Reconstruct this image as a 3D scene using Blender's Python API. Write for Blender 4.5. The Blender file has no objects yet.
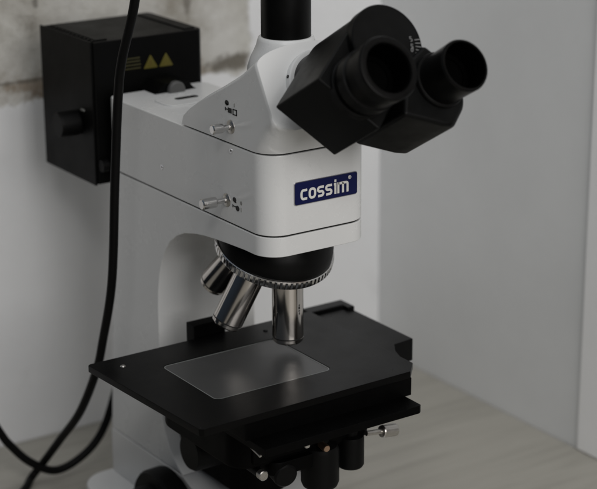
import bpy, bmesh, math, random
from mathutils import Vector, Matrix
from math import radians as R, sin, cos, pi

random.seed(4)
S = bpy.context.scene
COL = S.collection
W = 0.105            # width of the microscope body
TZ = -0.120          # height of the table top
WX, WY = -0.440, 0.4440   # faces of the two walls

# ------------------------------------------------------------------ materials
def mat(name, base, rough=0.5, metal=0.0, spec=0.5, noise=0.0, nscale=40.0, bump=0.0, bscale=400.0,
        rvar=0.0, coat=0.0, stretch=(1, 1, 1), aniso=0.0):
    m = bpy.data.materials.new(name); m.use_nodes = True
    nt = m.node_tree; b = nt.nodes['Principled BSDF']
    b.inputs['Base Color'].default_value = (*base, 1)
    b.inputs['Roughness'].default_value = rough
    b.inputs['Metallic'].default_value = metal
    b.inputs['Specular IOR Level'].default_value = spec
    b.inputs['Coat Weight'].default_value = coat
    b.inputs['Coat Roughness'].default_value = 0.15
    b.inputs['Anisotropic'].default_value = aniso
    tc = nt.nodes.new('ShaderNodeTexCoord')
    mp = nt.nodes.new('ShaderNodeMapping'); mp.inputs['Scale'].default_value = stretch
    nt.links.new(tc.outputs['Object'], mp.inputs['Vector'])
    if noise or rvar:
        n = nt.nodes.new('ShaderNodeTexNoise'); n.inputs['Scale'].default_value = nscale
        n.inputs['Detail'].default_value = 6; n.inputs['Roughness'].default_value = 0.6
        nt.links.new(mp.outputs['Vector'], n.inputs['Vector'])
    if noise:
        mr = nt.nodes.new('ShaderNodeMapRange'); mr.inputs[1].default_value = 0.25; mr.inputs[2].default_value = 0.75
        mr.inputs[3].default_value = 1 - noise; mr.inputs[4].default_value = 1 + noise
        nt.links.new(n.outputs['Fac'], mr.inputs[0])
        mx = nt.nodes.new('ShaderNodeVectorMath'); mx.operation = 'SCALE'
        mx.inputs[0].default_value = base
        nt.links.new(mr.outputs[0], mx.inputs['Scale'])
        nt.links.new(mx.outputs[0], b.inputs['Base Color'])
    if rvar:
        mr = nt.nodes.new('ShaderNodeMapRange'); mr.inputs[1].default_value = 0.3; mr.inputs[2].default_value = 0.7
        mr.inputs[3].default_value = max(0.02, rough - rvar); mr.inputs[4].default_value = rough + rvar
        nt.links.new(n.outputs['Fac'], mr.inputs[0]); nt.links.new(mr.outputs[0], b.inputs['Roughness'])
    if bump:
        n2 = nt.nodes.new('ShaderNodeTexNoise'); n2.inputs['Scale'].default_value = bscale
        n2.inputs['Detail'].default_value = 3
        nt.links.new(mp.outputs['Vector'], n2.inputs['Vector'])
        bp = nt.nodes.new('ShaderNodeBump'); bp.inputs['Strength'].default_value = bump
        bp.inputs['Distance'].default_value = 0.0005
        nt.links.new(n2.outputs['Fac'], bp.inputs['Height']); nt.links.new(bp.outputs['Normal'], b.inputs['Normal'])
    return m

M = {}
M['enamel'] = mat('white_enamel', (.69, .695, .692), .27, noise=.012, nscale=14, bump=.06, bscale=900, rvar=.02)
M['enamel_base'] = mat('white_enamel_base', (.67, .672, .668), .32, noise=.02, nscale=14, bump=.06, bscale=900, rvar=.02)
M['black_paint'] = mat('black_powder_coat', (.0024, .0026, .0026), 0.42, spec=0.13, noise=.25, nscale=60, bump=.22, bscale=1600, rvar=.06)
M['black_plastic'] = mat('black_plastic', (.0026, .0026, .0026), 0.38, spec=0.13, noise=.2, nscale=50, bump=.1, bscale=1500, rvar=.06)
M['stage_black'] = mat('black_anodised', (.0018, .0018, .0019), 0.32, spec=0.12, noise=.2, nscale=35, bump=.12, bscale=1800, rvar=.05)
M['stage_under'] = mat('black_cast_metal', (.0010, .0010, .0010), 0.5, spec=0.06, noise=.25, nscale=50, bump=.2, bscale=1500, rvar=.05)
M['lamp_black'] = mat('black_lamp_casing', (.0020, .0021, .0020), 0.46, spec=0.08, noise=.25, nscale=40, bump=.2, bscale=1300, rvar=.05)
M['rubber'] = mat('black_rubber', (.0024, .0024, .0024), 0.5, spec=0.13, noise=.2, nscale=60)
M['bore'] = mat('matte_black_bore', (.0006, .0006, .0006), .6, spec=.02)
M['gap'] = mat('dark_seam', (.012, .012, .011), .8, spec=.1)
M['chrome'] = mat('polished_chrome', (.70, .69, .68), .16, 1, noise=.05, nscale=30, rvar=.04)
M['objective'] = mat('chromed_objective', (.64, .605, .57), .13, 1, noise=.05, nscale=30, rvar=.03)  # slight warm tint in the colour stands in for brown reflections
M['steel'] = mat('brushed_steel', (.55, .53, .50), .32, 1, noise=.1, nscale=120, rvar=.08)
M['brass'] = mat('worn_brass', (.50, .34, .24), .35, 1, noise=.1, nscale=120)
M['glass'] = mat('dark_glass', (.036, .037, .0375), .36, spec=.9, noise=.1, nscale=25, rvar=.03)
M['glass_edge'] = mat('bevelled_glass_edge', (.16, .17, .165), .25)
M['blue'] = mat('navy_badge', (.006, .009, .060), .32, spec=.3, noise=.05, nscale=30)
M['silver'] = mat('silver_trim', (.70, .70, .72), .28, 1)
M['letter'] = mat('white_lettering', (.72, .71, .68), .4)
M['ink'] = mat('black_ink', (.008, .008, .008), .6)
M['grey_ink'] = mat('grey_ink', (.22, .22, .21), .6)
M['pale_ink'] = mat('pale_grey_ink', (.17, .17, .17), .6)
M['yellow'] = mat('yellow_warning', (.10, .083, .003), .5, noise=.08, nscale=90)
M['dim_yellow'] = mat('faded_yellow_print', (.040, .036, .006), .55)

def wall_paint(name, col, rough=.65, blot=.06):
    m = mat(name, col, rough, noise=blot, nscale=5, bump=.35, bscale=120, rvar=.05)
    return m

def left_wall_material():
    """rough dirty plaster above and to the left, smooth pale paint below and to the right"""
    m = bpy.data.materials.new('peeling_plaster_wall'); m.use_nodes = True
    nt = m.node_tree; L = nt.links.new; b = nt.nodes['Principled BSDF']; b.inputs['Roughness'].default_value = .75
    tc = nt.nodes.new('ShaderNodeTexCoord')
    sx = nt.nodes.new('ShaderNodeSeparateXYZ'); L(tc.outputs['Object'], sx.inputs[0])
    def noise(scale, detail=6, rough=.6, vec=None):
        n = nt.nodes.new('ShaderNodeTexNoise'); n.inputs['Scale'].default_value = scale
        n.inputs['Detail'].default_value = detail; n.inputs['Roughness'].default_value = rough
        L(vec or tc.outputs['Object'], n.inputs['Vector']); return n.outputs['Fac']
    def math_(op, a, b_=None, clamp=False):
        n = nt.nodes.new('ShaderNodeMath'); n.operation = op; n.use_clamp = clamp
        for i, v in enumerate((a, b_)):
            if v is None: continue
            if isinstance(v, (int, float)): n.inputs[i].default_value = v
            else: L(v, n.inputs[i])
        return n.outputs[0]
    def ramp(fac, stops):
        n = nt.nodes.new('ShaderNodeValToRGB'); e = n.color_ramp.elements
        while len(e) < len(stops): e.new(.5)
        for el, (p, c) in zip(e, stops): el.position = p; el.color = (*c, 1)
        L(fac, n.inputs[0]); return n.outputs[0]
    def mix(f, a, c):
        n = nt.nodes.new('ShaderNodeMix'); n.data_type = 'RGBA'
        L(f, n.inputs[0])
        for i, v in ((6, a), (7, c)):
            if isinstance(v, tuple): n.inputs[i].default_value = (*v, 1)
            else: L(v, n.inputs[i])
        return n.outputs[2]
    def step(x, lo, hi):
        n = nt.nodes.new('ShaderNodeMapRange'); n.interpolation_type = 'SMOOTHSTEP'
        L(x, n.inputs[0]); n.inputs[1].default_value = lo; n.inputs[2].default_value = hi; return n.outputs[0]
    edge_n = math_('ADD', math_('MULTIPLY', math_('SUBTRACT', noise(30), .5), .026), math_('MULTIPLY', math_('SUBTRACT', noise(90), .5), .010))
    z = math_('ADD', sx.outputs['Z'], edge_n)
    y = math_('ADD', sx.outputs['Y'], edge_n)
    rough_zone = math_('MULTIPLY', step(z, .243, .247), math_('SUBTRACT', 1.0, step(y, .262, .270)))
    plaster = ramp(noise(16, 9, .68), [(.32, (.22, .205, .175)), (.42, (.46, .445, .405)), (.55, (.57, .56, .52)), (.68, (.40, .385, .345))])
    patch = ramp(noise(7, 8, .7), [(.40, (.60, .59, .56)), (.50, (.50, .485, .45)), (.62, (.30, .275, .23))])
    pl = mix(step(noise(4.5, 3), .42, .58), plaster, patch)
    # brown stained band just above the painted part
    band = math_('MULTIPLY', step(z, .243, .250), math_('SUBTRACT', 1.0, step(z, .256, .282)))
    stain = math_('MULTIPLY', band, step(noise(28, 6, .65), .42, .62))
    pl = mix(stain, pl, (.24, .19, .14))
    # dark chips and a short crack where the plaster has fallen away
    def chip(cy, cz, ry, rz, col, amt, f):
        global_n = math_('ADD', math_('MULTIPLY', math_('SUBTRACT', noise(f, 6, .7), .5), 4.5), math_('MULTIPLY', math_('SUBTRACT', noise(f * .35, 3, .6), .5), 3.0))
        a = math_('POWER', math_('DIVIDE', math_('SUBTRACT', sx.outputs['Y'], cy), ry), 2.0)
        c = math_('POWER', math_('DIVIDE', math_('SUBTRACT', sx.outputs['Z'], cz), rz), 2.0)
        d = math_('ADD', math_('ADD', a, c), global_n)
        return mix(math_('MULTIPLY', math_('SUBTRACT', 1.0, step(d, .45, 1.9)), amt), pl, col)
    pl = chip(.243, .2550, .028, .0085, (.10, .085, .06), .85, 70)
    pl = chip(.190, .330, .0040, .022, (.16, .145, .12), .75, 60)
    pl = chip(.0150, .3440, .0030, .0050, (.13, .12, .10), .7, 110)
    pl = chip(.004, .2620, .034, .0060, (.25, .19, .13), .7, 60)
    pl = chip(-.01, .2665, .05, .0022, (.13, .115, .09), .7, 60)
    pl = chip(.085, .355, .012, .004, (.22, .20, .17), .5, 60)
    smooth = ramp(noise(6, 5, .55), [(.3, (.69, .695, .705)), (.7, (.745, .75, .755))])
    smudge = math_('MULTIPLY', step(noise(11, 6, .6), .60, .74), .35)
    smooth = mix(smudge, smooth, (.55, .55, .55))
    L(mix(rough_zone, smooth, pl), b.inputs['Base Color'])
    h = math_('ADD', math_('MULTIPLY', rough_zone, math_('ADD', math_('MULTIPLY', noise(35, 8, .7), .8), -.75)), math_('MULTIPLY', noise(60), .12))
    bp = nt.nodes.new('ShaderNodeBump'); bp.inputs['Strength'].default_value = .9; bp.inputs['Distance'].default_value = .006
    L(h, bp.inputs['Height']); L(bp.outputs['Normal'], b.inputs['Normal'])
    return m

def wood_material():
    m = bpy.data.materials.new('pale_wood_grain'); m.use_nodes = True
    nt = m.node_tree; L = nt.links.new; b = nt.nodes['Principled BSDF']
    b.inputs['Roughness'].default_value = .48
    tc = nt.nodes.new('ShaderNodeTexCoord')
    def layer(sx, sy, scale, detail, dist=0):
        mp = nt.nodes.new('ShaderNodeMapping'); mp.inputs['Scale'].default_value = (sx, sy, 1)
        mp.inputs['Rotation'].default_value = (0, 0, R(4))
        L(tc.outputs['Object'], mp.inputs['Vector'])
        n = nt.nodes.new('ShaderNodeTexNoise'); n.inputs['Scale'].default_value = scale
        n.inputs['Detail'].default_value = detail; n.inputs['Roughness'].default_value = .62
        n.inputs['Distortion'].default_value = dist
        L(mp.outputs['Vector'], n.inputs['Vector']); return n.outputs['Fac']
    a = layer(9, .7, 5, 6, .6); c = layer(60, 1.6, 6, 4)
    mx = nt.nodes.new('ShaderNodeMix'); mx.data_type = 'FLOAT'; mx.inputs[0].default_value = .35
    L(a, mx.inputs[2]); L(c, mx.inputs[3])
    rp = nt.nodes.new('ShaderNodeValToRGB'); e = rp.color_ramp.elements
    e[0].position = .34; e[0].color = (.29, .278, .243, 1); e[1].position = .66; e[1].color = (.395, .38, .337, 1)
    k = e.new(.5); k.color = (.355, .34, .30, 1)
    L(mx.outputs[0], rp.inputs[0]); L(rp.outputs[0], b.inputs['Base Color'])
    bp = nt.nodes.new('ShaderNodeBump'); bp.inputs['Strength'].default_value = .15; bp.inputs['Distance'].default_value = .0006
    L(c, bp.inputs['Height']); L(bp.outputs['Normal'], b.inputs['Normal'])
    return m

# ------------------------------------------------------------------ mesh helpers
def bevel(bm, width, seg=2, angle=30):
    bmesh.ops.recalc_face_normals(bm, faces=bm.faces)
    es = [e for e in bm.edges if len(e.link_faces) == 2 and e.calc_face_angle(0) > R(angle)]
    if es and width > 0:
        bmesh.ops.bevel(bm, geom=es, offset=width, segments=seg, profile=.5, affect='EDGES', clamp_overlap=True)

def obj(name, bm, m, parent=None, bev=0, seg=2, sharp=38, wn=True, angle=30):
    bmesh.ops.remove_doubles(bm, verts=bm.verts, dist=1e-6)
    bmesh.ops.recalc_face_normals(bm, faces=bm.faces)
    if bev: bevel(bm, bev, seg, angle)
    me = bpy.data.meshes.new(name); bm.to_mesh(me); bm.free()
    for p in me.polygons: p.use_smooth = True
    me.set_sharp_from_angle(angle=R(sharp))
    me.materials.append(M[m] if isinstance(m, str) else m)
    o = bpy.data.objects.new(name, me); COL.objects.link(o)
    if parent is not None: o.parent = parent
    if wn:
        w = o.modifiers.new('normals', 'WEIGHTED_NORMAL'); w.keep_sharp = True
    return o

def thing(o, label, cat, group=None):
    o['label'] = label; o['category'] = cat
    if group: o['group'] = group
    return o

def box(bm, x0, x1, y0, y1, z0, z1):
    vs = [bm.verts.new(p) for p in ((x0, y0, z0), (x1, y0, z0), (x1, y1, z0), (x0, y1, z0),
                                    (x0, y0, z1), (x1, y0, z1), (x1, y1, z1), (x0, y1, z1))]
    for f in ((0, 3, 2, 1), (4, 5, 6, 7), (0, 1, 5, 4), (1, 2, 6, 5), (2, 3, 7, 6), (3, 0, 4, 7)):
        bm.faces.new([vs[i] for i in f])
    return vs

def frame(origin, axis, xref=(0, 0, 1)):
    a = Vector(axis).normalized(); x = Vector(xref); x = x - a * x.dot(a)
    if x.length < 1e-4: x = Vector((1, 0, 0)); x = x - a * x.dot(a)
    x.normalize(); y = a.cross(x)
    return Matrix(((x.x, y.x, a.x, origin[0]), (x.y, y.y, a.y, origin[1]), (x.z, y.z, a.z, origin[2]), (0, 0, 0, 1)))

def lathe(bm, prof, origin, axis, n=48, mod=None):
    """prof = [(r, h)], closed on the axis where r == 0; mod(k, i) scales radius"""
    T = frame(origin, axis); rings = []
    for k, (r, h) in enumerate(prof):
        if r < 1e-7: rings.append([bm.verts.new(T @ Vector((0, 0, h)))]); continue
        rings.append([bm.verts.new(T @ Vector((r * (mod(k, i) if mod else 1) * cos(2 * pi * i / n),
                                               r * (mod(k, i) if mod else 1) * sin(2 * pi * i / n), h))) for i in range(n)])
    for A, B in zip(rings, rings[1:]):
        for i in range(n):
            j = (i + 1) % n
            if len(A) == 1 and len(B) == 1: continue
            if len(A) == 1: bm.faces.new((A[0], B[i], B[j]))
            elif len(B) == 1: bm.faces.new((A[i], B[0], A[j]))
            else: bm.faces.new((A[i], B[i], B[j], A[j]))

def prism(bm, pts, lift):
    """closed polygon pts (3D), extruded by vector lift"""
    l = Vector(lift); a = [bm.verts.new(p) for p in pts]; b = [bm.verts.new(Vector(p) + l) for p in pts]
    bm.faces.new(a[::-1]); bm.faces.new(b)
    for i in range(len(a)):
        j = (i + 1) % len(a); bm.faces.new((a[i], a[j], b[j], b[i]))

def rrect(x0, x1, y0, y1, rs, n=8):
    """rounded rectangle; rs = radii at (x0,y0),(x1,y0),(x1,y1),(x0,y1)"""
    out = []
    for (cx, cy, r, a0) in ((x0 + rs[0], y0 + rs[0], rs[0], 180), (x1 - rs[1], y0 + rs[1], rs[1], 270),
                            (x1 - rs[2], y1 - rs[2], rs[2], 0), (x0 + rs[3], y1 - rs[3], rs[3], 90)):
        if r <= 0: out.append((cx, cy)); continue
        for k in range(n + 1):
            t = R(a0 + 90 * k / n); out.append((cx + r * cos(t), cy + r * sin(t)))
    return out

def slab(bm, pts2, z0, z1): prism(bm, [(x, y, z0) for x, y in pts2], (0, 0, z1 - z0))

def spline(pts, per=14):
    P = [Vector(p) for p in pts]; P = [P[0] * 2 - P[1]] + P + [P[-1] * 2 - P[-2]]; out = []
    for i in range(1, len(P) - 2):
        for k in range(per):
            t = k / per; a, b, c, d = P[i - 1], P[i], P[i + 1], P[i + 2]
            out.append(.5 * ((2 * b) + (c - a) * t + (2 * a - 5 * b + 4 * c - d) * t * t + (3 * b - a - 3 * c + d) * t ** 3))
    out.append(P[-2]); return out

def tube(bm, pts, r, n=16):
    rings = []; x = None
    for i, p in enumerate(pts):
        d = (pts[min(i + 1, len(pts) - 1)] - pts[max(i - 1, 0)]).normalized()
        if x is None: x = d.orthogonal()
        x = (x - d * x.dot(d)).normalized(); y = d.cross(x)
        rings.append([bm.verts.new(p + r * (cos(2 * pi * k / n) * x + sin(2 * pi * k / n) * y)) for k in range(n)])
    for A, B in zip(rings, rings[1:]):
        for i in range(n): bm.faces.new((A[i], A[(i + 1) % n], B[(i + 1) % n], B[i]))
    bm.faces.new(rings[0][::-1]); bm.faces.new(rings[-1])

def BM(): return bmesh.new()

# stroke lettering: polylines in 2D, given a width and a thickness
def strokes(bm, lines, T, w, h):
    for ln in lines:
        closed = len(ln) > 2 and ln[0] == ln[-1]
        P = [Vector((a, b)) for a, b in ln]
        if closed: P = P[:-1]
        n = len(P); Lft, Rgt = [], []
        for i in range(n):
            if closed: a, b = P[i - 1], P[(i + 1) % n]
            else: a, b = P[max(i - 1, 0)], P[min(i + 1, n - 1)]
            d1 = (P[i] - a).normalized() if (P[i] - a).length > 0 else (b - P[i]).normalized()
            d2 = (b - P[i]).normalized() if (b - P[i]).length > 0 else d1
            t = (d1 + d2).normalized(); nn = Vector((-t.y, t.x)); k = 1 / max(.5, nn.dot(Vector((-d1.y, d1.x))))
            Lft.append(P[i] + nn * w / 2 * k); Rgt.append(P[i] - nn * w / 2 * k)
        top = [[bm.verts.new(T @ Vector((q.x, q.y, h))) for q in s] for s in (Lft, Rgt)]
        bot = [[bm.verts.new(T @ Vector((q.x, q.y, 0))) for q in s] for s in (Lft, Rgt)]
        rng = range(n) if closed else range(n - 1)
        for i in rng:
            j = (i + 1) % n
            bm.faces.new((top[0][i], top[1][i], top[1][j], top[0][j]))
            bm.faces.new((bot[0][i], bot[0][j], bot[1][j], bot[1][i]))
            bm.faces.new((top[0][i], top[0][j], bot[0][j], bot[0][i]))
            bm.faces.new((top[1][i], bot[1][i], bot[1][j], top[1][j]))
        if not closed:
            for i in (0, n - 1): bm.faces.new((top[0][i], bot[0][i], bot[1][i], top[1][i]))

def arc(cx, cy, rx, ry, a0, a1, n=10, pw=2.0):
    out = []
    for k in range(n + 1):
        t = R(a0 + (a1 - a0) * k / n); c, s = cos(t), sin(t)
        out.append((cx + rx * math.copysign(abs(c) ** (2 / pw), c), cy + ry * math.copysign(abs(s) ** (2 / pw), s)))
    return out

# ------------------------------------------------------------------ the setting
bm = BM(); box(bm, WX + .001, 1.7, -1.6, WY - .001, TZ - .03, TZ)
table = obj('tabletop', bm, wood_material(), bev=.0008)
thing(table, 'pale grey-beige wood-grain tabletop that the microscope and its cords rest on', 'table')

bm = BM(); box(bm, WX - .1, WX, -.34, WY + .1, -.9, 1.0)
thing(obj('wall', bm, left_wall_material(), bev=.0005), 'whitewashed wall behind the black lamp box, rough stained plaster above smooth paint', 'wall')
bm = BM(); box(bm, WX + .0005, .42, WY, WY + .1, -.9, 1.0)
thing(obj('wall', bm, wall_paint('smooth_grey_paint', (.700, .708, .708)), bev=.0005), 'plain smooth grey wall behind the eyepieces and beside the bare tabletop', 'wall')
bm = BM(); box(bm, -.0885, .10, WY - .004, WY - .0005, TZ + .0006, 1.0)
thing(obj('wall_trim', bm, wall_paint('white_trim_paint', (.88, .88, .88), .5, .03), bev=.002), 'narrow white upright trim strip on the grey wall at the table edge', 'trim')

# ------------------------------------------------------------------ the microscope
ms = bpy.data.objects.new('microscope', None); COL.objects.link(ms); ms.location = (0, 0, 0)
thing(ms, 'white and black laboratory microscope with two eyepieces and a flat black stage', 'microscope')

# column and lip: C-shaped profile in XZ, extruded across the body
prof = [(0, .2149), (0, .1980), (-.035, .1978), (-.060, .1965), (-.082, .1950), (-.1009, .1932), (-.118, .1905),
        (-.1345, .1865), (-.148, .1805), (-.1600, .1720), (-.1695, .1610), (-.1765, .1480), (-.1810, .1340), (-.1838, .1180),
        (-.1850, .1020), (-.1850, .02), (-.1840, .000), (-.1805, -.017), (-.1740, -.030), (-.1655, -.041), (-.157, -.048), (-.148, -.0532),
        (-.2846, -.0532), (-.2846, -.046), (-.2690, .2149)]
bm = BM(); prism(bm, [(x, 0, z) for x, z in prof], (0, W, 0))
bmesh.ops.recalc_face_normals(bm, faces=bm.faces)
bm.edges.ensure_lookup_table()
ve = [e for e in bm.edges if all(abs(v.co.x) < 1e-5 for v in e.verts) and abs(e.verts[0].co.y - e.verts[1].co.y) < 1e-5]
bmesh.ops.bevel(bm, geom=ve, offset=.021, segments=12, profile=.5, affect='EDGES')
be = [e for e in bm.edges if all(v.co.x < -.26 for v in e.verts) and abs(e.verts[0].co.z - e.verts[1].co.z) > .2 and abs(e.verts[0].co.y - e.verts[1].co.y) < 1e-5]
bmesh.ops.bevel(bm, geom=be, offset=.010, segments=6, profile=.5, affect='EDGES')
column = obj('column', bm, 'enamel', ms, bev=.0014, seg=3, angle=42)

# base: block under the column, forward arm and foot plate
bm = BM()
bprof = [(-.2852, -.0540), (-.147, -.0540), (-.135, -.0585), (-.115, -.0620), (.040, -.0640), (.052, -.070), (.055, -.080), (.055, -.1001), (-.2852, -.1001)]
prism(bm, [(x, -.0008, z) for x, z in bprof], (0, W + .0016, 0))
obj('base', bm, 'enamel_base', ms, bev=.0012, seg=2)
bm = BM(); slab(bm, rrect(-.290, .085, -.040, W + .040, (.03, .03, .03, .03), 10), TZ + .0008, -.1000)
obj('foot_plate', bm, 'enamel_base', ms, bev=.003, seg=3)
bm = BM(); slab(bm, rrect(-.2836, -.150, .0010, W - .0010, (.008, .004, .004, .008)), -.0548, -.0526)
obj('seam', bm, 'gap', ms)
# coarse and fine focus knob on the near side
bm = BM(); lathe(bm, [(0, 0), (.030, 0), (.030, .006), (.0392, .007), (.0400, .010), (.0395, .024), (.037, .027), (.027, .0275), (.027, .0285), (.0245, .050), (.0225, .0525), (0, .0525)],
                 (-.157, -.0009, -.0865), (0, -1, 0), 64, lambda k, i: 1 - (.012 if (3 < k < 6 and i % 2) else 0))
fk = obj('focus_knob', bm, 'rubber', ms, sharp=30)
bm = BM(); lathe(bm, [(0, 0), (.030, 0), (.030, .006), (.0405, .007), (.0415, .010), (.0415, .026), (.040, .029), (.026, .0295), (.0235, .044), (0, .0445)],
                 (-.137, W + .0009, -.0775), (0, 1, 0), 64)
obj('focus_knob', bm, 'rubber', ms, sharp=30)

# arm: the slab between the two dark seams
plan = rrect(-.2685, 0, 0, W, (.010, .021, .021, .010), 12)
bm = BM(); slab(bm, plan, .2162, .2848)
arm = obj('arm', bm, 'enamel', ms, bev=.0012, seg=2, angle=50)
for z in (.2156, .2856):
    bm = BM(); slab(bm, rrect(-.266 if z < .25 else -.126, -.0017, .0017, W - .0017, (.009 if z < .25 else .004, .0195, .0195, .009 if z < .25 else .004), 12), z - .0012, z + .0012)
    obj('seam', bm, 'gap', ms)
# slot cover on top of the arm
bm = BM(); slab(bm, rrect(-.2290, -.1950, .024, .082, (.010,) * 4, 8), .2847, .2860)
sc_ = obj('slot_cover', bm, 'enamel', ms, bev=.0012)
bm = BM(); slab(bm, rrect(-.2195, -.2125, .042, .066, (.0033,) * 4, 6), .2857, .28630)
obj('slot', bm, 'gap', sc_)

# head: lofted wedge, its sections turning from upright to the tilted front panel
A = Vector((cos(R(30)), 0, sin(R(30)))); N = Vector((-sin(R(30)), 0, cos(R(30))))
P0 = Vector((.0056, 0, .3247))
def section(xb, zb, xs, zs, xt, zt, rl, crown):
    """xb,zb: bottom; xs,zs: where the side starts to crown; xt,zt: ridge; rl: bottom corner inset"""
    b = Vector((xb, 0, zb)); s = Vector((xs, 0, zs)); t = Vector((xt, 0, zt))
    half = []
    for k in range(9):                                   # bottom corner
        a = R(90 * k / 8); ry = rl * (1 - sin(a)); rz = rl * .9 * (1 - cos(a))
        q = b.lerp(s, min(1, rz / max((s - b).length, 1e-6))); half.append((q, ry))
    for k in range(1, 7): half.append((b.lerp(s, max(rl * .9 / max((s - b).length, 1e-6), 0) + (1 - max(rl * .9 / max((s - b).length, 1e-6), 0)) * k / 6), 0))
    for k in range(1, 13):                               # crowned top
        a = R(90 * k / 12); f = sin(a) ** .9; y = (1 - cos(a)) * W / 2 * 1.0
        half.append((s.lerp(t, f), y))
    L_ = [Vector((q.x, y, q.z)) for q, y in half]
    return L_ + [Vector((q.x, W - y, q.z)) for q, y in half[::-1]][1:]
pp = lambda n: P0 + N * n
def front_x(z):       # where the front of the head lies at height z
    if z < .309: return max(0, (z - .2863) / .0227) * .0146
    return P0.x - math.tan(R(30)) * (z - P0.z)
def corner_r(z):      # plan radius of its upright front corners
    if z < .309: return .021 - .003 * (z - .2863) / .0227
    t = min(1, (z - .309) / .0165)
    return .0180 - .0170 * math.sqrt(max(0, 1 - (1 - t) ** 2))
def inset(x, z):
    rp = corner_r(z); d = max(0, front_x(z) - x)
    if d >= rp: return 0
    return rp - math.sqrt(max(0, rp * rp - (rp - d) ** 2))
def hsec(b, sd, t):
    half = []
    for k in range(15):
        q = b.lerp(sd, k / 14); half.append((q, inset(q.x, q.z)))
    y0 = half[-1][1]
    for k in range(1, 15):
        a = R(90 * k / 14); f = sin(a) ** .9; y = y0 + (1 - cos(a)) * (W / 2 - y0)
        half.append((sd.lerp(t, f), y))
    L_ = [Vector((q.x, y, q.z)) for q, y in half]
    return L_ + [Vector((q.x, W - y, q.z)) for q, y in half[::-1]][1:]
secs = []
pt, pr_ = pp(.0378), pp(.0533)
keys = [(-.1335, -.1330, .2880, 0, .0006), (-.1325, -.1305, .2940, 0, .0025), (-.124, -.1215, .3005, 0, .005), (-.110, -.1075, .3085, 0, .0068),
        (-.092, -.0900, .3175, 0, .0080), (-.070, -.0700, .3268, 0, .0090), (-.048, -.0530, .3350, -.001, .0100), (-.030, -.0395, .3418, -.002, .0108)]
for xb, xs, zs, dx, dz in keys: secs.append(hsec(Vector((xb, 0, .2863)), Vector((xs, 0, zs)), Vector((xs + dx, 0, zs + dz))))
k0 = Vector((-.0395, 0, .3418)); t0 = Vector((-.0415, 0, .3526))
path = [Vector((x, 0, .2863)) for x in (-.021, -.016, -.012, -.008, -.005, -.0025, -.0008, 0)] + [Vector((.0146 * t, 0, .2863 + .0227 * t)) for t in (.06, .14, .25, .4, .55, .7, .82, .92, 1)]
for i, b in enumerate(path):
    f = (i + 1) / len(path)
    secs.append(hsec(b, k0.lerp(pt, f), t0.lerp(pr_, f)))
bm = BM(); rings = [[bm.verts.new(p) for p in s] for s in secs]
for a, b in zip(rings, rings[1:]):
    n = len(a)
    for i in range(n): bm.faces.new((a[i], a[(i + 1) % n], b[(i + 1) % n], b[i]))
bm.faces.new(rings[0][::-1]); bm.faces.new(rings[-1])
head = obj('head', bm, 'enamel', ms, sharp=46, wn=True)

# flared neck and the photo tube
tx, ty = -.0490, W / 2
bm = BM(); lathe(bm, [(0, .330), (.0340, .330), (.0325, .346), (.0300, .3535), (.0272, .3590), (.0252, .3635), (.0240, .3680), (.0230, .3706), (.0215, .3712), (0, .3712)], (tx, ty, 0), (0, 0, 1), 64)
obj('tube_neck', bm, 'enamel', ms, sharp=50)
bm = BM(); lathe(bm, [(0, .3700), (.0200, .3700), (.0208, .3715), (.0208, .4600), (.0195, .4615), (.0175, .4615), (.0175, .40), (0, .40)], (tx, ty, 0), (0, 0, 1), 64)
obj('photo_tube', bm, 'black_plastic', ms)
# white ring and black collar between head and binocular housings
hy, hn = .0530, .0130
def ax(s, y=hy, n=hn): q = P0 + A * s + N * n; return Vector((q.x, y, q.z))
bm = BM(); lathe(bm, [(0, -.004), (.0315, -.004), (.0315, .0055), (.0305, .0065), (.0280, .0065), (0, .0065)], ax(0), A, 64)
cr = obj('collar_ring', bm, 'enamel', ms)
bm = BM(); lathe(bm, [(0, .006), (.0275, .006), (.0275, .0325), (0, .0325)], ax(0), A, 64)
obj('collar', bm, 'black_plastic', ms)
q = ax(.0035) + (-.0290 * Vector((0, 1, 0)) + .0125 * N)
bm = BM(); lathe(bm, [(0, -.0005), (.0014, -.0005), (.0014, .0006), (0, .0006)], q, (q - ax(.0035)), 12); obj('set_screw', bm, 'ink', ms)

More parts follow.
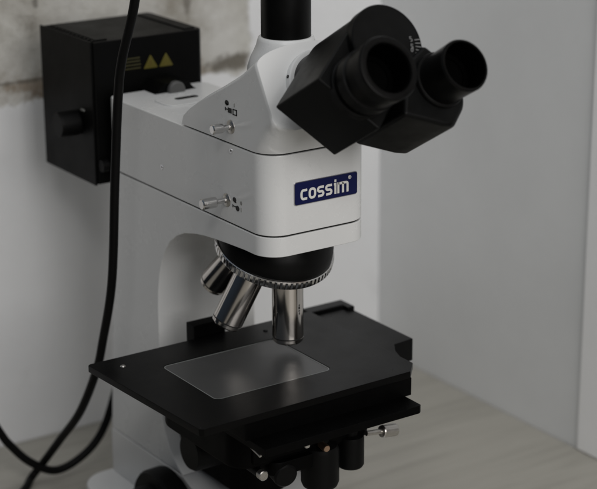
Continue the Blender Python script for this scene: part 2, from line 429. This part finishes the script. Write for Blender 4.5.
# binocular housings: half-capsules folded about the common hinge
def housing(ang, s0, s1, length, hw, rc, sgn):
    d = Vector((0, cos(ang) * sgn, 0)) - N * sin(ang); e = N * cos(ang) + Vector((0, sin(ang) * sgn, 0))
    pts = []
    c = ax(s0)
    for k in range(25):
        t = R(90 + 180 * k / 24); pts.append(c + d * (cos(t) * rc) + e * (sin(t) * rc))
    pts.append(c + d * length - e * hw); pts.append(c + d * length + e * hw)
    bm = BM(); prism(bm, pts, A * (s1 - s0)); return bm, d
def eyepiece(parent, d, dist, s1, s_end, ring, r_tube, r_out, r_in, deep, fl):
    c = ax(0) + d * dist
    bm = BM()
    pr = [(0, s1 - .003), (r_tube + fl, s1 - .003), (r_tube + fl, s1 + .0025), (r_tube + fl * .7, s1 + .0035), (r_tube, s1 + .0038)]
    if ring:
        pr += [(r_tube, s1 + .0075), (r_out - .0010, s1 + .0085), (r_out - .0002, s1 + .0095), (r_out - .0002, s1 + .0190), (r_out - .0014, s1 + .0200), (r_out - .0018, s1 + .0230), (r_out - .0018, s1 + .0320), (r_out - .0004, s1 + .0330)]
    pr += [(r_out, s_end - .0018), (r_out - .0010, s_end - .0004), (r_out - .0022, s_end), (r_in + .0008, s_end), (r_in, s_end - .001), (r_in - .0008, s_end - .006), (r_in - .0008, s_end - deep), (0, s_end - deep)]
    lathe(bm, pr, c, A, 72)
    o = obj('eyepiece', bm, 'black_plastic', parent, sharp=32)
    bm = BM(); lathe(bm, [(r_in - .0006, s_end - .0015), (r_in - .0011, s_end - .0060), (r_in - .0011, s_end - deep + .002)], c, A, 72)
    obj('bore', bm, 'bore', o, wn=False)
    bm = BM(); lathe(bm, [(0, s_end - deep + .0005), (r_in - .0009, s_end - deep + .0005), (r_in - .0009, s_end - deep + .0025), (r_in * .72, s_end - deep + .0030), (r_in * .70, s_end - deep + .0015), (0, s_end - deep + .0015)], c, A, 48)
    obj('eye_lens', bm, 'bore', o)
    return o
bm, dn = housing(R(41), .030, .0975, .0618, .0307, .0302, -1)
near = obj('eyepiece_housing', bm, 'black_paint', ms, bev=.0016, seg=3)
bm, df = housing(R(47), .0335, .0950, .0600, .0240, .0270, 1)
far = obj('eyepiece_housing', bm, 'black_paint', ms, bev=.0012, seg=3)
ef = N * cos(R(47)) + Vector((0, sin(R(47)), 0)); cf = ax(.0340)
Bc = cf + df * .0700 - ef * .0300
bm = BM(); prism(bm, [cf + df * .020 - ef * .005, Bc + Vector((0, -.034, 0)) + N * .0135, Bc, cf + df * .0800 - ef * .0235, cf + df * .0800 - ef * .003, cf + df * .0620 + ef * .0185, cf + df * .026 + ef * .0185], A * .0740)
bmesh.ops.recalc_face_normals(bm, faces=bm.faces)
ee = [e for e in bm.edges if all((v.co - cf).dot(df) > .079 and (v.co - cf).dot(A) > .07 for v in e.verts)]
bmesh.ops.bevel(bm, geom=ee, offset=.007, segments=8, profile=.5, affect='EDGES')
obj('prism_block', bm, 'black_paint', far, bev=.0035, seg=4)
bm = BM(); lathe(bm, [(0, .0945), (.0316, .0945), (.0316, .1040), (.0307, .1050), (0, .1050)], ax(0), A, 72)
cap = obj('hinge_cap', bm, 'black_paint', far)
e1 = eyepiece(near, dn, .0440, .0975, .1415, True, .0215, .0254, .0192, .026, .0035)
e2 = eyepiece(far, df, .0500, .1080, .1440, False, .0203, .0209, .0193, .026, .0022)
# little distance scale printed on the hinge disc
bm = BM()
def Tscale(ang, rad, size):
    e = Vector((0, 1, 0)) * cos(ang) + N * sin(ang); o = ax(.1051) + e * rad
    x = e; y = A.cross(x); m = Matrix(((x.x, y.x, A.x, o.x), (x.y, y.y, A.y, o.y), (x.z, y.z, A.z, o.z), (0, 0, 0, 1)))
    return m @ Matrix.Scale(size, 4)
for k in range(7):
    strokes(bm, [[(0, 0), (1, 0)]], Tscale(R(-2 - 6 * k), .0252, .0050), .13, .05)
G5 = [[(1, 2), (0, 2), (0, 1.1), (.7, 1.15), (1, .8), (1, .3), (.7, 0), (0, 0)]]
G0 = [arc(.5, 1, .5, 1, 0, 360, 12)]; G0[0][-1] = G0[0][0]
G6 = [[(.9, 2), (.3, 1.6), (0, .8), (.1, .2), (.5, 0), (.9, .2), (.95, .7), (.6, 1.05), (.1, .8)]]
def glyph(bm, g, ang, rad, size, off=0):
    m = Tscale(ang, rad, size) @ Matrix.Translation((0, off, 0)) @ Matrix.Rotation(0, 4, 'Z')
    strokes(bm, g, m, .28, .2)
glyph(bm, G5, R(-4), .0210, .0018); glyph(bm, G5, R(-20), .0207, .0018, 0); glyph(bm, G0, R(-27), .0207, .0018, 0)
obj('printed_scale', bm, 'pale_ink', cap, wn=False)

# badge on the front face
def badge(y0, y1, z0, z1, x0, x1, r, name, m, parent, bev=.0003):
    bm = BM(); prism(bm, [(x0, y, z) for y, z in rrect(y0, y1, z0, z1, (r,) * 4, 6)], (x1 - x0, 0, 0)); return obj(name, bm, m, parent, bev=bev)
bz0, bz1 = .2405, .2606
bd = badge(.0258, .0897, bz0, bz1, -.0006, .0011, .0022, 'name_badge', 'silver', ms)
badge(.0264, .0891, bz0 + .0006, bz1 - .0006, .0008, .0016, .0018, 'badge_face', 'blue', bd)
bm = BM()
lw, xh, wd = 2.05, 9.5, 7.0
def sgl(ox):   # s
    r = (xh - lw) / 4
    return [(ox + wd - .6, xh - lw / 2)] + [(ox + r + .9 - .4, xh - lw / 2)] + arc(ox + r + .5, xh - lw / 2 - r, r, r, 90, 270, 8)[1:] + arc(ox + wd - r - lw / 2 - .2, lw / 2 + r, r, r, 90, -90, 8) + [(ox + .5, lw / 2)]
def o_(ox):
    a = arc(ox + wd / 2, xh / 2, (wd - lw) / 2 + .25, (xh - lw) / 2, 0, 360, 32, 2.7); a[-1] = a[0]; return a
def c_(ox):
    a = arc(ox + wd / 2, xh / 2, (wd - lw) / 2 + .1, (xh - lw) / 2, 62, 298, 22, 2.7); return [(ox + wd - .4, xh - lw / 2)] + a[1:-1] + [(ox + wd - .4, lw / 2)]
T = Matrix(((0, 0, 1, .0016), (1, 0, 0, .0316), (0, 1, 0, bz0 + .0040), (0, 0, 0, 1))) @ Matrix.Scale(.001, 4)
ox = 0
L_ = []
L_.append(c_(ox)); ox += wd + 1.3
L_.append(o_(ox)); ox += wd + 1.7
L_.append(sgl(ox)); ox += wd + 1.2
L_.append(sgl(ox)); ox += wd + 1.1
L_.append([(ox + .3, xh - lw / 2), (ox + 1.75, xh - lw / 2), (ox + 1.75, 0)])
L_.append([(ox + .7, xh + 1.9), (ox + 2.7, xh + 1.9)]); ox += 4.75
L_.append([(ox, 0), (ox, xh)])
L_.append([(ox, xh - lw / 2)] + arc(ox + 3.2, xh - lw / 2 - 1.5, 1.5, 1.5, 90, 0, 6) + [(ox + 4.7, 0)])
L_.append([(ox + 4.0, xh - lw / 2)] + arc(ox + 7.9, xh - lw / 2 - 1.5, 1.5, 1.5, 90, 0, 6) + [(ox + 9.4, 0)])
strokes(bm, L_, T, lw, .35)
a = arc(ox + 11.6, xh + 2.6, 1.35, 1.35, 0, 360, 18); a[-1] = a[0]
strokes(bm, [a], T, .4, .35)
strokes(bm, [[(ox + 11.15, xh + 1.8), (ox + 11.15, xh + 3.4), (ox + 11.9, xh + 3.3), (ox + 11.9, xh + 2.7), (ox + 11.2, xh + 2.6), (ox + 12.0, xh + 1.8)]], T, .35, .35)
obj('lettering', bm, 'letter', bd, wn=False)

# push rods on the near side, with their small printed marks
def slider(x, z, ln, r):
    bm = BM(); lathe(bm, [(0, -.001), (.0023, -.001), (.0023, ln * .42), (r - .0004, ln * .44), (r, ln * .50), (r, ln - .0008), (r - .0008, ln), (0, ln)], (x, 0, z), (-.02, -1, 0), 32)
    o = obj('slider_rod', bm, 'chrome', ms)
    bm = BM(); lathe(bm, [(0, -.0008), (.0060, -.0008), (.0058, .0006), (.0045, .0016), (.0026, .0018), (0, .0018)], (x, 0, z), (0, -1, 0), 32); obj('collar', bm, 'steel', o)
slider(-.0534, .3003, .0185, .0041)
slider(-.0618, .2351, .0250, .0047)
def on_side(name, polys, m, parent):
    bm = BM()
    for p in polys: prism(bm, [(x, .0005, z) for x, z in p], (0, -.0008, 0))
    return obj(name, bm, m, parent, wn=False)
def disc(x, z, rx, rz, n=14): return [(x + rx * cos(2 * pi * k / n), z + rz * sin(2 * pi * k / n)) for k in range(n)]
def rc(x0, x1, z0, z1): return [(x0, z0), (x1, z0), (x1, z1), (x0, z1)]
on_side('printed_symbol', [disc(-.0590, .3196, .0029, .0022), rc(-.0605, -.0565, .3182, .3192), rc(-.0618, -.0609, .3128, .3156), rc(-.0612, -.0572, .3138, .3146), rc(-.0574, -.0518, .3118, .3160),
                           rc(-.0502, -.0436, .3155, .3163), rc(-.0502, -.0436, .3112, .3120), rc(-.0502, -.0490, .3112, .3163), rc(-.0448, -.0436, .3112, .3163)], 'ink', head)
on_side('printed_symbol', [rc(-.0480, -.0470, .3180, .3212)], 'grey_ink', head)
on_side('printed_symbol', [disc(-.0496, .2384, .0027, .0021), rc(-.0496, -.0470, .2360, .2370), rc(-.0528, -.0519, .2312, .2338), rc(-.0522, -.0470, .2322, .2330), disc(-.0450, .2318, .0027, .0024)], 'ink', arm)
on_side('printed_symbol', [disc(-.0392, .2378, .0012, .0018), rc(-.0398, -.0390, .2300, .2336)], 'grey_ink', arm)
for x, z in ((-.0541, .2796), (-.1702, .2391)):
    bm = BM(); lathe(bm, [(0, .0004), (.0023, .0004), (.0025, .0001), (.0020, -.0004), (.0012, -.0002), (0, -.0002)], (x, 0, z), (0, -1, 0), 20)
    o = obj('screw_hole', bm, 'silver', arm)
    bm = BM(); lathe(bm, [(0, .0003), (.0008, .0003), (.0008, .0006), (0, .0006)], (x + .0006, 0, z + .0002), (0, -1, 0), 14); obj('socket', bm, 'ink', o)

# ------------------------------------------------------------------ nosepiece and objectives
tau = R(22); O = Vector((-.0495, W / 2, .230)); tn = Vector((sin(tau), 0, cos(tau)))
tc_ = O - tn * .0505
bm = BM(); lathe(bm, [(0, -.001), (.0500, -.001), (.0509, .0004), (.0509, .0024), (.0500, .0100), (.0460, .018), (.040, .026), (.034, .032), (0, .032)], tc_, tn, 72)
nose = obj('nosepiece', bm, 'black_plastic', ms, sharp=50)
NT = 140
bm = BM()
lathe(bm, [(.0490, .0006), (.0517, .0006), (.0524, .0001), (.0528, -.0012), (.0528, -.0058), (.0518, -.0072), (.047, -.0095), (.020, -.0165), (0, -.0168)], tc_, tn, NT * 2,
      lambda k, i: 1 - (.018 if (3 <= k <= 4 and (i // 1) % 4 == 0) else 0))
kr = obj('knurled_ring', bm, 'chrome', nose, sharp=28, wn=False)
def rot(v, k, t): return v * cos(t) + k.cross(v) * sin(t) + k * k.dot(v) * (1 - cos(t))
def objective(al, L):
    d = rot(Vector((0, 0, -1)), tn, al); r = .0137
    bm = BM()
    lathe(bm, [(0, .060), (.0118, .060), (.0118, .0665), (r - .0008, .0675), (r, .0685),
               (r, L - .0062), (r - .0006, L - .0060), (r - .0006, L - .0053), (r - .0001, L - .0050), (r - .0005, L - .0022), (r - .0020, L - .0006), (r - .0040, L), (.0045, L), (.0040, L - .0010), (0, L - .0010)], O, d, 64)
    o = obj('objective', bm, 'objective', nose, sharp=28, wn=False)
    bm = BM(); lathe(bm, [(r - .0007, L - .0061), (r - .0002, L - .0061), (r - .0002, L - .0052), (r - .0007, L - .0052)], O, d, 64)
    obj('band', bm, 'ink', o, wn=False)
    bm = BM(); lathe(bm, [(0, L - .0009), (.0039, L - .0009), (.0030, L - .0003), (0, L)], O, d, 24); obj('front_lens', bm, 'bore', o)
    return o, d
for k, L in ((0, .1300), (1, .1270), (2, .1270), (3, .1200)):
    o, d = objective(-R(72) * k, L)
    if k < 1:      # small engraved magnification marks
        bm = BM(); T = frame(O, d, (1, 0, 0)); r = .0137
        base = R(-16)
        for j, (h0, h1, a0, a1) in enumerate(((.0925, .0937, 0, .10), (.0943, .0967, 0, .06), (.0943, .0967, .08, .12), (.0977, .0989, 0, .12), (.0997, .1017, .02, .08))):
            vs = [bm.verts.new(T @ Vector((rr * cos(base + t), rr * sin(base + t), h))) for rr in (r - .0003, r + .00012) for h, t in ((h0, a0), (h1, a0), (h1, a1), (h0, a1))]
            for f in ((0, 3, 2, 1), (4, 5, 6, 7), (0, 1, 5, 4), (1, 2, 6, 5), (2, 3, 7, 6), (3, 0, 4, 7)): bm.faces.new([vs[i] for i in f])
        obj('engraving', bm, 'ink', o, wn=False)

# ------------------------------------------------------------------ stage
st = bpy.data.objects.new('stage', None); COL.objects.link(st); st.parent = ms
SZ = .092
gx0, gx1, gy0, gy1 = -.0800, .0095, -.0580, .0585
outer = [(-.1195, -.1060), (-.1175, -.1085), (.0515, -.1000), (.0545, -.0970), (.0515, .1100), (.0370, .1235), (-.1175, .1235), (-.1195, .1215)]
# plate with a rectangular opening for the glass
bm = BM(); hole = rrect(gx0, gx1, gy0, gy1, (.006,) * 4, 6)
def ring_plate(bm, out, hol, z0, z1):
    vo = [[bm.verts.new((x, y, z)) for x, y in out] for z in (z0, z1)]; vh = [[bm.verts.new((x, y, z)) for x, y in hol] for z in (z0, z1)]
    for z in (0, 1):
        eo = [bm.edges.new((vo[z][i], vo[z][(i + 1) % len(out)])) for i in range(len(out))]
        eh = [bm.edges.new((vh[z][i], vh[z][(i + 1) % len(hol)])) for i in range(len(hol))]
        bmesh.ops.triangle_fill(bm, edges=eo + eh, use_beauty=True, use_dissolve=False)
    for v in (vo, vh):
        n = len(v[0])
        for i in range(n): bm.faces.new((v[0][i], v[0][(i + 1) % n], v[1][(i + 1) % n], v[1][i]))
ring_plate(bm, outer, hole, SZ - .0062, SZ)
plate = obj('stage_plate', bm, 'stage_black', st, bev=.0005, angle=50)
g = .0012
bm = BM(); slab(bm, rrect(gx0 + .0003, gx1 - .0003, gy0 + .0003, gy1 - .0003, (.0057,) * 4, 6), SZ - .004, SZ - .0006)
gl = obj('glass_insert', bm, 'glass', st, bev=.0003)
bm = BM(); ring_plate(bm, rrect(gx0 + .0003, gx1 - .0003, gy0 + .0003, gy1 - .0003, (.0057,) * 4, 6), rrect(gx0 + g, gx1 - g, gy0 + g, gy1 - g, (.0049,) * 4, 6), SZ - .0012, SZ - .0004)
obj('glass_rim', bm, 'glass_edge', gl, wn=False)
for x, y in ((-.0985, -.0850), (-.1000, .062)):
    bm = BM(); lathe(bm, [(0, -.001), (.0024, -.001), (.0024, .0002), (.0016, .0010), (0, .0012)], (x, y, SZ), (0, 0, 1), 16); obj('pin', bm, 'steel' if y < 0 else 'ink', st)
# wide slide under and beyond the plate on the far side
so = [(-.1215, .02), (-.1215, .1640), (-.1180, .1668), (-.0185, .1668), (-.0160, .1440), (-.004, .1360), (.007, .1320), (.028, .1225), (.0290, .02)]
bm = BM(); slab(bm, so, .0660, .0872); obj('cross_slide', bm, 'stage_black', st, bev=.0008)
bm = BM(); slab(bm, [(-.1330, .1235), (-.1330, .1690), (-.1105, .1690), (-.1105, .1610), (-.1190, .1610), (-.1190, .1235)], .0660, .0903); obj('stage_rail', bm, 'stage_black', st, bev=.0012)
bm = BM(); box(bm, -.1360, -.1225, .0005, .0335, .060, .1027); obj('rail_block', bm, 'stage_under', st, bev=.0006)
# slide block below the plate
bm = BM(); slab(bm, [(-.105, -.0560), (.0500, -.0560), (.0500, .1125), (-.105, .1125)], .0690, .0855); obj('slide_block', bm, 'stage_under', st, bev=.0008)
# ledge
bm = BM(); slab(bm, [(.010, -.0520), (.0735, -.0520), (.0735, .1030), (.0715, .1058), (.010, .1062)], .0625, .0696); obj('stage_ledge', bm, 'stage_under', st, bev=.0006)
# carrier below the slide
bm = BM(); slab(bm, rrect(-.105, .028, -.050, .088, (.02, .02, .012, .02), 6), .030, .0632); obj('stage_carrier', bm, 'stage_under', st, bev=.003)
bm = BM(); slab(bm, rrect(-.1842, -.062, .014, .068, (.004, .028, .02, .004), 8), -.050, .0320); obj('stage_bracket', bm, 'stage_under', ms, bev=.004)
bm = BM(); lathe(bm, [(0, 0), (.016, 0), (.018, .002), (.018, .028), (.016, .031), (0, .031)], (-.100, .010, -.006), (0, -1, 0), 48); obj('height_lock_knob', bm, 'rubber', ms)
# hanging drive knobs
kx = .025
bm = BM(); lathe(bm, [(0, .0), (.0062, 0), (.0062, .022), (.0112, .023), (.0118, .025), (.0118, .0495), (.0105, .0515), (0, .0515)], (kx, .0665, .0575), (0, 0, -1), 48, lambda k, i: 1 - (.02 if (3 < k < 6 and i % 2) else 0)); obj('drive_knob', bm, 'rubber', st)
bm = BM(); lathe(bm, [(0, .0), (.0075, 0), (.0075, .026), (.0150, .029), (.0165, .034), (.0165, .062), (.0150, .066), (0, .066)], (kx, .0345, .0632), (0, 0, -1), 48); obj('drive_knob', bm, 'rubber', st)
# steel clamp screws
bm = BM(); lathe(bm, [(0, 0), (.0024, 0), (.0024, .016), (.0052, .0165), (.0057, .0175), (.0057, .0315), (.0050, .0325), (0, .0325)], (.030, .0795, .0345), (.0, 1, -.14), 36, lambda k, i: 1 - (.05 if (4 < k < 7 and i % 2) else 0)); obj('clamp_screw', bm, 'steel', st, sharp=25)
bm = BM(); lathe(bm, [(0, 0), (.0040, 0), (.0040, .0205), (0, .0205)], (.009, -.0275, .0255), (1, -.05, 0), 28); cs = obj('clamp_screw', bm, 'rubber', st)
bm = BM(); lathe(bm, [(0, .0204), (.0044, .0204), (.0044, .0255), (.0036, .0262), (0, .0262)], (.009, -.0275, .0255), (1, -.05, 0), 28); obj('screw_end', bm, 'steel', cs)
bm = BM(); lathe(bm, [(0, 0), (.0015, 0), (.0015, .032), (.0008, .0328), (0, .0328)], (.018, -.0385, .0560), (1, -.1, -.1), 16); obj('clamp_screw', bm, 'steel', st)
bm = BM(); lathe(bm, [(0, 0), (.0033, 0), (.0033, .010), (.0026, .011), (0, .011)], (.034, .0290, .0390), (1, -.1, 0), 24); obj('clamp_screw', bm, 'brass', st)
bm = BM(); box(bm, .004, .030, -.036, .050, .0335, .0500); obj('clamp_bar', bm, 'stage_under', st, bev=.003)
bm = BM(); slab(bm, rrect(-.010, .034, -.020, .046, (.008, .012, .012, .008), 6), .0195, .0325); obj('lower_clamp', bm, 'stage_under', st, bev=.002)
bm = BM(); lathe(bm, [(0, 0), (.0095, 0), (.0105, .0015), (.0105, .013), (.0090, .0145), (0, .0145)], (.020, -.004, .0200), (1, -.15, -.1), 32); obj('lock_knob', bm, 'rubber', st)
bm = BM(); lathe(bm, [(0, 0), (.0026, 0), (.0026, .006), (.0018, .0068), (0, .0068)], (.0335, .0130, .0445), (1, -.2, -.1), 16); obj('cap_screw', bm, 'steel', st)
# ------------------------------------------------------------------ lamp house
lx0, lx1, ly0, ly1, lz0, lz1 = -.3830, -.2800, -.0065, .1120, .1975, .3330
bm = BM(); slab(bm, rrect(lx0, lx1, ly0, ly1, (.002, .002, .0075, .006), 5), lz0, lz1)
lamp = obj('lamp_house', bm, 'lamp_black', ms, bev=.0012, angle=50)
bm = BM(); box(bm, lx0 - .0015, lx1 - .0012, ly0 - .0022, ly0 - .0001, lz0 - .0010, lz1 + .0006)
cov = obj('side_cover', bm, 'lamp_black', lamp, bev=.0005)
bm = BM()
for k in range(13): box(bm, lx0 + .008 + k * .0073, lx0 + .0115 + k * .0073, ly0 + .0006, ly0 + .0040, lz1 - .001, lz1 + .0013)
obj('vent_grille', bm, 'lamp_black', lamp, bev=.0004)
for (y0, y1) in ((ly0 + .006, ly0 + .018), (ly1 - .018, ly1 - .006)):
    bm = BM(); box(bm, lx0 + .006, lx1 - .006, y0, y1, lz1 - .001, lz1 + .0012)
    obj('top_strip', bm, 'lamp_black', lamp, bev=.0004)
bm = BM(); lathe(bm, [(0, -.004), (.0085, -.004), (.0085, .0005), (.0118, .001), (.0122, .003), (.0118, .0195), (.0105, .0212), (0, .0212)], (-.3130, ly0 - .0022, .2520), (0, -1, 0), 40, lambda k, i: 1 - (.03 if (3 < k < 6 and i % 2) else 0))
kb = obj('lamp_knob', bm, 'rubber', lamp)
bm = BM(); box(bm, -.3035, -.2975, ly0 - .0034, ly0 - .0020, .2655, .2672); obj('index_mark', bm, 'grey_ink', lamp, wn=False)
bm = BM(); lathe(bm, [(0, 0), (.0060, 0), (.0060, .0065), (0, .0070)], (-.2745, .0005, .2170), (0, -1, 0), 24); obj('clamp_screw', bm, 'rubber', lamp)
def on_front(name, polys, m, parent, x=lx1, t=.0004):
    bm = BM()
    for p in polys: prism(bm, [(x - .0003, y, z) for y, z in p], (t + .0003, 0, 0))
    return obj(name, bm, m, parent, wn=False)
def rtri(yc, z0, w, h):
    pts = []
    for (y, z, a0) in ((yc - w / 2, z0, 150), (yc + w / 2, z0, 270), (yc, z0 + h, 30)):
        for k in range(5):
            t = R(a0 + 120 * k / 4); pts.append((y + .0006 * cos(t), z + .0006 * sin(t)))
    return pts
w1 = on_front('warning_sign', [rtri(.0535, .3027, .0132, .0112)], 'yellow', lamp)
on_front('warning_mark', [rc(.0531, .0539, .3058, .3098), rc(.0531, .0539, .3042, .3050)], mat('brown_ink', (.10, .05, .01), .6), w1, lx1 + .0004, .0002)
w2 = on_front('warning_sign', [rtri(.0702, .3026, .0132, .0112)], 'yellow', lamp)
on_front('warning_mark', [rc(.0690, .0714, .3040, .3050), rc(.0693, .0699, .3058, .3078), rc(.0705, .0711, .3058, .3078)], mat('olive_ink', (.13, .10, .008), .6), w2, lx1 + .0004, .0002)
rows = []
for z in (.3040, .3073, .3106, .3136):
    y = .0252
    while y < .0425:
        w = random.uniform(.0008, .0024); rows.append(rc(y, min(y + w, .0435), z - .0007, z + .0007)); y += w + .0005
on_front('printed_text', rows, 'dim_yellow', lamp)
# black mount joining the lamp house to the arm, with a white cap in front, its shade put into a grey base colour
bm = BM(); prism(bm, [(-.2805, y, z) for y, z in ((.0385, .2849), (.0410, .2855), (.0500, .2938), (.0735, .2938), (.0815, .2855), (.084, .2849))], (.0335, 0, 0)); obj('lamp_mount', bm, 'lamp_black', ms, bev=.0006)
bm = BM(); lathe(bm, [(0, 0), (.0088, 0), (.0088, .0045), (.0075, .0060), (0, .0062)], (-.2480, .0605, .2862), (1, 0, 0), 40); obj('mount_cap', bm, mat('shaded_white_cap', (.09, .09, .088), .5), ms)

# ------------------------------------------------------------------ cords
bm = BM()
tube(bm, spline([(-.40, -.045, .66), (-.25, -.047, .62), (-.14, -.05, .54), (-.108, -.05, .46), (-.1189, -.05, .4014), (-.145, -.05, .3466), (-.1547, -.05, .3101), (-.1656, -.05, .2365), (-.1785, -.05, .1405), (-.2007, -.05, .0761),
                 (-.2173, -.05, .039), (-.254, -.05, -.0144), (-.3004, -.05, -.0607), (-.336, -.0535, -.0990), (-.341, -.0640, TZ + .0065), (-.318, -.0860, TZ + .0048), (-.270, -.150, TZ + .0048), (-.25, -.30, TZ + .0048), (-.30, -.55, TZ + .0048)]), .0041)
thing(obj('power_cord', bm, 'rubber', wn=False), 'thick black cord running straight down past the lamp box and column, nearest the camera', 'cord')
bm = BM()
tube(bm, spline([(-.335, .06, .1970), (-.333, .058, .12), (-.331, .047, .02), (-.33, .0258, -.0471), (-.33, .0094, -.0816), (-.33, -.0144, -.1008), (-.33, -.0428, -.1070), (-.33, -.0696, -.0905), (-.33, -.09, -.0668), (-.33, -.1, -.0503), (-.335, -.13, .010), (-.36, -.17, .10), (-.40, -.20, .16), (-.431, -.205, .17)]), .0042)
thing(obj('power_cord', bm, 'rubber', wn=False), 'black cord drooping in a U-shaped loop behind the column by the wall foot', 'cord')

# ------------------------------------------------------------------ camera
cam = bpy.data.cameras.new('camera'); co = bpy.data.objects.new('camera', cam); COL.objects.link(co)
C = Vector((1.1685, -.7623, .6687)); r = Vector((.5628, .8265, -.0051)); u = Vector((-.2544, .1791, .9504)); f = Vector((-.7864, .5336, -.3111))
co.matrix_world = Matrix(((r.x, u.x, -f.x, C.x), (r.y, u.y, -f.y, C.y), (r.z, u.z, -f.z, C.z), (0, 0, 0, 1)))
cam.sensor_width = 36; cam.sensor_fit = 'HORIZONTAL'; cam.lens = 1794.29 / 597 * 36
cam.clip_start = .05; cam.clip_end = 50
cam.dof.use_dof = True; cam.dof.focus_distance = 1.49; cam.dof.aperture_fstop = cam.lens / 1000 / .0190
S.camera = co

# ------------------------------------------------------------------ light
wd_ = bpy.data.worlds.new('World'); S.world = wd_; wd_.use_nodes = True
nt = wd_.node_tree; bg = nt.nodes['Background']; bg.inputs[1].default_value = 1.0
tcw = nt.nodes.new('ShaderNodeTexCoord'); sxw = nt.nodes.new('ShaderNodeSeparateXYZ'); rw = nt.nodes.new('ShaderNodeValToRGB')
mw = nt.nodes.new('ShaderNodeMapRange'); mw.inputs[1].default_value = -1; mw.inputs[2].default_value = 1
nt.links.new(tcw.outputs['Generated'], sxw.inputs[0]); nt.links.new(sxw.outputs['Z'], mw.inputs[0]); nt.links.new(mw.outputs[0], rw.inputs[0])
ew = rw.color_ramp.elements; ew[0].position = .40; ew[0].color = (.012, .011, .010, 1); ew[1].position = 1; ew[1].color = (.20, .205, .21, 1)
k = ew.new(.55); k.color = (.045, .046, .048, 1)
dw = nt.nodes.new('ShaderNodeVectorMath'); dw.operation = 'DOT_PRODUCT'; dw.inputs[1].default_value = (.56, .83, 0)
nt.links.new(tcw.outputs['Generated'], dw.inputs[0])
tw = nt.nodes.new('ShaderNodeValToRGB'); et = tw.color_ramp.elements       # cool dim side of the room, warm side of the room
et[0].position = .15; et[0].color = (.42, .55, .72, 1); et[1].position = .85; et[1].color = (1.25, 1.0, .84, 1); et.new(.5).color = (1, 1, 1, 1)
mw2 = nt.nodes.new('ShaderNodeMapRange'); mw2.inputs[1].default_value = -1; mw2.inputs[2].default_value = 1
nt.links.new(dw.outputs['Value'], mw2.inputs[0]); nt.links.new(mw2.outputs[0], tw.inputs[0])
xm = nt.nodes.new('ShaderNodeMix'); xm.data_type = 'RGBA'; xm.blend_type = 'MULTIPLY'; xm.inputs[0].default_value = 1
nt.links.new(rw.outputs[0], xm.inputs[6]); nt.links.new(tw.outputs[0], xm.inputs[7]); nt.links.new(xm.outputs[2], bg.inputs[0])
def area(name, loc, target, size, power, col, sy=None):
    l = bpy.data.lights.new(name, 'AREA'); l.energy = power; l.color = col; l.size = size
    if sy: l.shape = 'RECTANGLE'; l.size_y = sy
    o = bpy.data.objects.new(name, l); COL.objects.link(o); o.location = loc
    o.rotation_euler = (Vector(target) - Vector(loc)).to_track_quat('-Z', 'Y').to_euler(); return o
area('ceiling_lamp', (1.25, -1.05, 1.65), (-.1, .1, .15), .38, 4.3, (1, .99, .97), .42)
area('front_fill', (1.85, -.13, 1.00), (-.2, .05, .15), 1.2, 22, (1, .98, .96), 1.2)  # added soft fill that lifts the front faces and left wall
area('overhead_fill', (.30, -.04, 1.45), (-.05, .1, 0), .7, 3.5, (.97, .985, 1))  # added fill from above for upward faces, tilted panel and upper walls

S.view_settings.view_transform = 'Standard'; S.view_settings.look = 'None'
S.view_settings.exposure = 0; S.view_settings.gamma = 1; S.view_settings.use_curve_mapping = False
